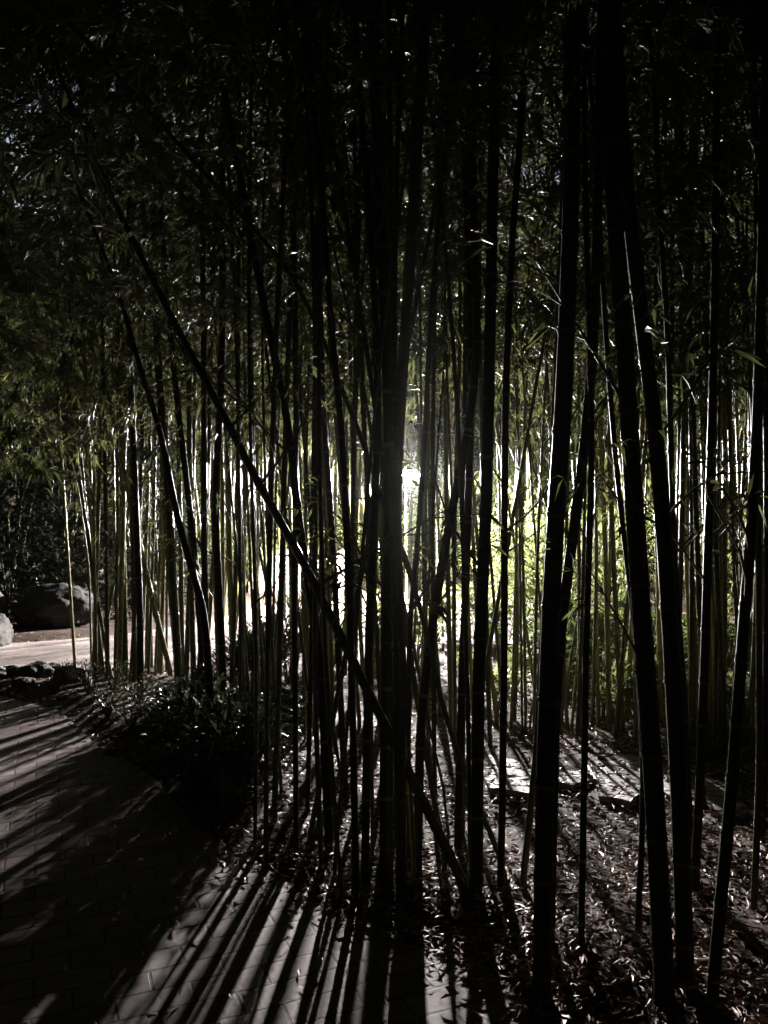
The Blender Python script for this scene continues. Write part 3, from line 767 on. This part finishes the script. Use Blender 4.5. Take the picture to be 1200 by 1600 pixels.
for k, (x, y) in enumerate(tp):
    z = hz(x, y)
    root = tag(empty('broadleaf_tree', (x, y, z)), (f'tall dark tree at the back of the night garden, {ORD[sorted(BACK, key=lambda i: tp[i][0] / tp[i][1]).index(k)]} from the left' if k in BACK else 'unseen tree added to keep sky light off the plaza, ' + ['near left', 'near middle', 'near right', 'beside the plaza at left', 'beside the bed at right', 'far left', 'far right', '', '', 'by the path end', 'left behind', 'right behind', 'beyond the path end', 'outermost right', 'deepest'][k - 14]), 'tree', 'dark trees behind the grove')
    root.rotation_euler = (0, 0, r.uniform(0, 6.28)); s = r.uniform(0.9, 1.2); root.scale = (s, s, s)
    t, c = TREES[k % 2 if k in BACK else 2]
    link('trunk', t, root); link('crown', c, root)

# ------------------------------------------------------------------ stones and wall
def rock_mesh(seed, sx, sy, sz, rough=0.28, sub=5):
    bm = bmesh.new()
    bmesh.ops.create_icosphere(bm, subdivisions=sub, radius=1.0)
    for v in bm.verts:
        n = v.co.normalized()
        d = 1 + rough * noise.noise(n * 1.3 + Vector((seed, 0, 0))) + rough * 0.4 * noise.noise(n * 3.1 + Vector((0, seed, 0))) + rough * 0.2 * noise.noise(n * 8 + Vector((0, 0, seed))) + rough * 0.09 * noise.noise(n * 21 + Vector((0, 0, seed)))
        v.co = Vector((n.x * sx * d, n.y * sy * d, n.z * sz * d))
    me = bpy.data.meshes.new('rock'); bm.to_mesh(me); bm.free()
    me.materials.append(M['rock'])
    me.polygons.foreach_set('use_smooth', [True] * len(me.polygons))
    return me
def rock(px, py, sx, sy, sz, label, seed, name='boulder', sink=0.25, rot=0.0):
    p = at(px, py)
    o = link(name, rock_mesh(seed, sx, sy, sz), None, (p.x, p.y + sy, hz(p.x, p.y) + sz * (1 - 2 * sink)))
    o.rotation_euler = (0, 0, rot)
    return tag(o, label, 'boulder' if name == 'boulder' else 'stone')
rock(-40, 1016, 0.24, 0.40, 0.25, 'grey boulder at the left edge of the pale path, lit on its right flank', 3.3, sink=0.15)
rock(64, 990, 0.6, 0.5, 0.33, 'wide flat topped dark boulder beyond the pale path', 8.1, sink=0.1)
rock(422, 1148, 0.23, 0.28, 0.17, 'low rounded dark stone with a lit rim before the dwarf bushes', 5.7, sink=0.2)
rock(-150, 1000, 0.9, 0.7, 0.8, 'large dark boulder beyond the path outside the light', 12.4)
for k, (px, py, s) in enumerate([(8, 1066, .10), (45, 1070, .13), (78, 1062, .09), (100, 1074, .11), (30, 1082, .08), (-30, 1072, .15)]):
    o = rock(px, py, s * 1.3, s, s * 0.7, 'rounded edging stone between path and paving, ' + ['second', 'fourth', 'fifth', 'last', 'third', 'first'][k] + ' from the left', 20 + k * 1.7, 'edging_stone', 0.2, k)
    o['group'] = 'edging stones at the path'
rock(172, 1183, 0.06, 0.05, 0.04, 'small round stone at the paving corner by the low shrubs', 33.0, 'small_stone', 0.15)
rock(268, 1152, 0.07, 0.07, 0.06, 'small brown stone between low shrubs and dark stalks', 37.0, 'small_stone', 0.15)

SLABS = []
def on_slab(poly, x, y):
    ins = False
    for a, b in zip(poly, poly[1:] + poly[:1]):
        if (a.y > y) != (b.y > y) and x < (b.x - a.x) * (y - a.y) / (b.y - a.y) + a.x: ins = not ins
    return ins
def slab(poly, z, th, label, seed):
    r = random.Random(seed)
    pts = [at(*p) for p in poly]
    out = []
    for a, b in zip(pts, pts[1:] + pts[:1]):
        n = max(2, int((b - a).length / 0.06))
        for i in range(n): 
            q = a.lerp(b, i / n); w = noise.noise_vector(q * 4 + Vector((seed * 5, 0, 0))) * 0.045
            out.append(Vector((q.x + w.x + r.uniform(-.006, .006), q.y + w.y + r.uniform(-.006, .006), 0)))
    SLABS.append(pts)
    c = sum(out, Vector()) / len(out)
    bm = bmesh.new()
    vs = [bm.verts.new((p.x - c.x, p.y - c.y, 0)) for p in out]
    f = bm.faces.new(vs)
    if f.normal.z > 0: f.normal_flip()
    ex = bmesh.ops.extrude_face_region(bm, geom=[f])
    top = [v for v in ex['geom'] if isinstance(v, bmesh.types.BMVert)]
    for v in top: v.co.z += th + 0.006 * noise.noise(v.co * 6)
    tf = [g for g in ex['geom'] if isinstance(g, bmesh.types.BMFace)]
    bmesh.ops.inset_region(bm, faces=tf, thickness=0.012, depth=0.006)
    bmesh.ops.recalc_face_normals(bm, faces=bm.faces[:])
    me = bpy.data.meshes.new('flagstone'); bm.to_mesh(me); bm.free()
    me.materials.append(M['slab'])
    o = link('flagstone', me, None, (c.x, c.y, z - th * 0.4))
    return tag(o, label, 'flagstone', 'flagstones at the right')
slab([(758, 1250), (768, 1172), (846, 1177), (852, 1262)], -0.01, 0.12, 'pale flagstone at the left end of the row, beside a straight slim stalk', 1)
slab([(861, 1238), (853, 1180), (915, 1186), (926, 1232), (895, 1244)], -0.01, 0.12, 'flagstone behind the thick flagstone stalk', 2)
slab([(936, 1262), (934, 1226), (922, 1190), (1005, 1197), (1024, 1246), (985, 1270)], -0.01, 0.12, 'striped flagstone left of the leaning pair of stalks', 3)
slab([(1036, 1252), (1012, 1200), (1075, 1213), (1104, 1262), (1070, 1284)], -0.01, 0.12, 'flagstone seen between the leaning pair and the straight stalk', 4)
slab([(1116, 1290), (1084, 1222), (1125, 1240), (1168, 1288), (1150, 1300)], -0.01, 0.13, 'last flagstone at the right end with a lit broken face', 5)

# low wall behind the lamp, two steps high
a, b = on_plane(392, 900, 18.2), on_plane(545, 900, 18.6)
wl = tag(empty('garden_wall', ((a.x + b.x) / 2, 18.4, 0)), 'low pale stone wall glowing left behind the lamp', 'wall')
def box(mb, x0, x1, y0, y1, z0, z1):
    bb = len(mb.v)
    mb.v += [Vector((x, y, z)) for z in (z0, z1) for y in (y0, y1) for x in (x0, x1)]
    for f in ((0, 2, 3, 1), (4, 5, 7, 6), (0, 1, 5, 4), (2, 6, 7, 3), (0, 4, 6, 2), (1, 3, 7, 5)):
        mb.f.append(tuple(bb + i for i in f)); mb.m.append(0)
def bevbox(name, dims, mt, parent, bev=0.015):
    mb = MB(); box(mb, *dims)
    me = mb.build(name, [mt], False)
    bm = bmesh.new(); bm.from_mesh(me)
    bmesh.ops.bevel(bm, geom=bm.edges[:], offset=bev, segments=2, affect='EDGES')
    bm.to_mesh(me); bm.free()
    return link(name, me, parent)
hw = (b.x - a.x) / 2
bevbox('wall_body', (-hw, hw, -0.15, 0.2, -0.3, 0.95), M['wall'], wl)
bevbox('coping', (-hw - 0.05, hw + 0.05, -0.21, 0.26, 0.952, 1.05), M['slab'], wl)
bevbox('plinth', (-hw - 0.02, hw + 0.02, -0.45, -0.152, -0.3, 0.32), M['wall'], wl)

# ------------------------------------------------------------------ leaf litter, fallen sheaths
r = random.Random(99)
mb = MB()
cand = []
while len(cand) < 95000:
    y = 2.0 + 9.0 * r.random() ** 1.7
    x = r.uniform(-0.62, 0.62) * y
    cand.append((x, y))
cx = np.array([c[0] for c in cand]); cy = np.array([c[1] for c in cand])
dd = np.minimum(sdist(plaza, cx, cy), sdist(path, cx, cy)); ch = height(cx, cy)
for x, y, d, h in zip(cx, cy, dd, ch):
    if d < -1.2 or (d < 0 and r.random() > 0.012 + 0.75 * math.exp(d / 0.07)): continue
    cl = noise.noise(Vector((x * 1.7, y * 1.7, 0)))
    if r.random() > 0.75 + cl * 0.6: continue
    z = max(h, 0.008) + r.uniform(0.002, 0.02)
    if any(on_slab(sp, x, y) for sp in SLABS):
        if r.random() < 0.7: continue
        z = 0.076
    a = r.uniform(0, 6.28)
    l = r.uniform(0.02, 0.07)
    mb.leaf(Vector((x, y, z)), Vector((math.cos(a), math.sin(a), r.uniform(-0.1, 0.25))), Vector((0, 0, 1)) + rvec(r, 0.45), l, l * r.uniform(0.12, 0.3), 0, r.uniform(-0.05, 0.12), r.uniform(0.0, 0.5))
tag(link('leaf_litter', mb.build('leaf_litter', [M['litter']], False)), 'dry brown fallen bamboo leaves covering the bed', 'leaf litter', None, 'stuff')
def sheath(px, py, L, W, rot, label):
    p = at(px, py); mb = MB(); n = 8
    for i in range(n + 1):
        t = i / n; w = W * (1 - t) ** 0.6 * (0.6 + 0.8 * t if t < 0.5 else 1.0)
        for j in range(5):
            u = j / 4 * 2 - 1
            mb.v.append(Vector((L * t, u * w / 2, 0.012 + (u * u) * w * 0.35 + 0.03 * t * t)))
    for i in range(n):
        for j in range(4):
            mb.f.append((i * 5 + j, i * 5 + j + 1, (i + 1) * 5 + j + 1, (i + 1) * 5 + j)); mb.m.append(0)
    me = mb.build('sheath', [M['sheath']])
    o = link('fallen_sheath', me, None, (p.x, p.y, max(hz(p.x, p.y), 0.006) + 0.01))
    o.rotation_euler = (0, -0.12, rot)
    so = o.modifiers.new('thick', 'SOLIDIFY'); so.thickness = 0.0015
    return tag(o, label, 'bamboo sheath', 'fallen sheaths on the bed')
sheath(536, 1388, 0.17, 0.035, 0.95, 'pale dry bamboo sheath lying by the foot of the front stalks')
sheath(563, 1378, 0.08, 0.022, 2.0, 'small curled pale sheath right beside the long pale one')
sheath(640, 1392, 0.10, 0.012, 2.4, 'thin straw like sheath between two thick stalks near the lamp axis')
sheath(716, 1452, 0.07, 0.022, 1.3, 'short pale sheath nearest the paving at the middle')
sheath(958, 1428, 0.16, 0.014, -0.6, 'narrow dry sheath on the leaf litter at right')
sheath(1085, 1545, 0.12, 0.02, -0.5, 'pale sheath near the thick dark stalk at lower right')
mb = MB()
p = at(164, 1178)
mb.tube([Vector((0, 0, 0)), Vector((0.01, 0, 0.06)), Vector((0.045, 0, 0.075)), Vector((0.08, 0.0, 0.05)), Vector((0.1, 0, 0.02))], [0.006, 0.0065, 0.006, 0.005, 0.004], 7)
o = link('bent_twig', mb.build('bent_twig', [M['sheath']]), None, (p.x, p.y, hz(p.x, p.y)))
tag(o, 'bent pale twig standing at the paving edge below the low shrubs', 'twig')
print('objects', len(bpy.data.objects), 'tris', sum(len(m.polygons) for m in bpy.data.meshes))

# ------------------------------------------------------------------ thin haze added for the lens glow around the lamp
mb = MB(); box(mb, -170, 170, -170, 190, -5, 60)
hm = bpy.data.materials.new('glow_haze'); hm.use_nodes = True
hn = hm.node_tree; hn.nodes.clear()
ho = hn.nodes.new('ShaderNodeOutputMaterial'); hv = hn.nodes.new('ShaderNodeVolumePrincipled')
hv.inputs['Color'].default_value = (0.85, 0.88, 0.9, 1)
hv.inputs['Density'].default_value = 0.00014
hv.inputs['Anisotropy'].default_value = 0.88
hn.links.new(hv.outputs[0], ho.inputs['Volume'])
tag(link('glow_haze', mb.build('glow_haze', [hm], False)), kind='stuff')
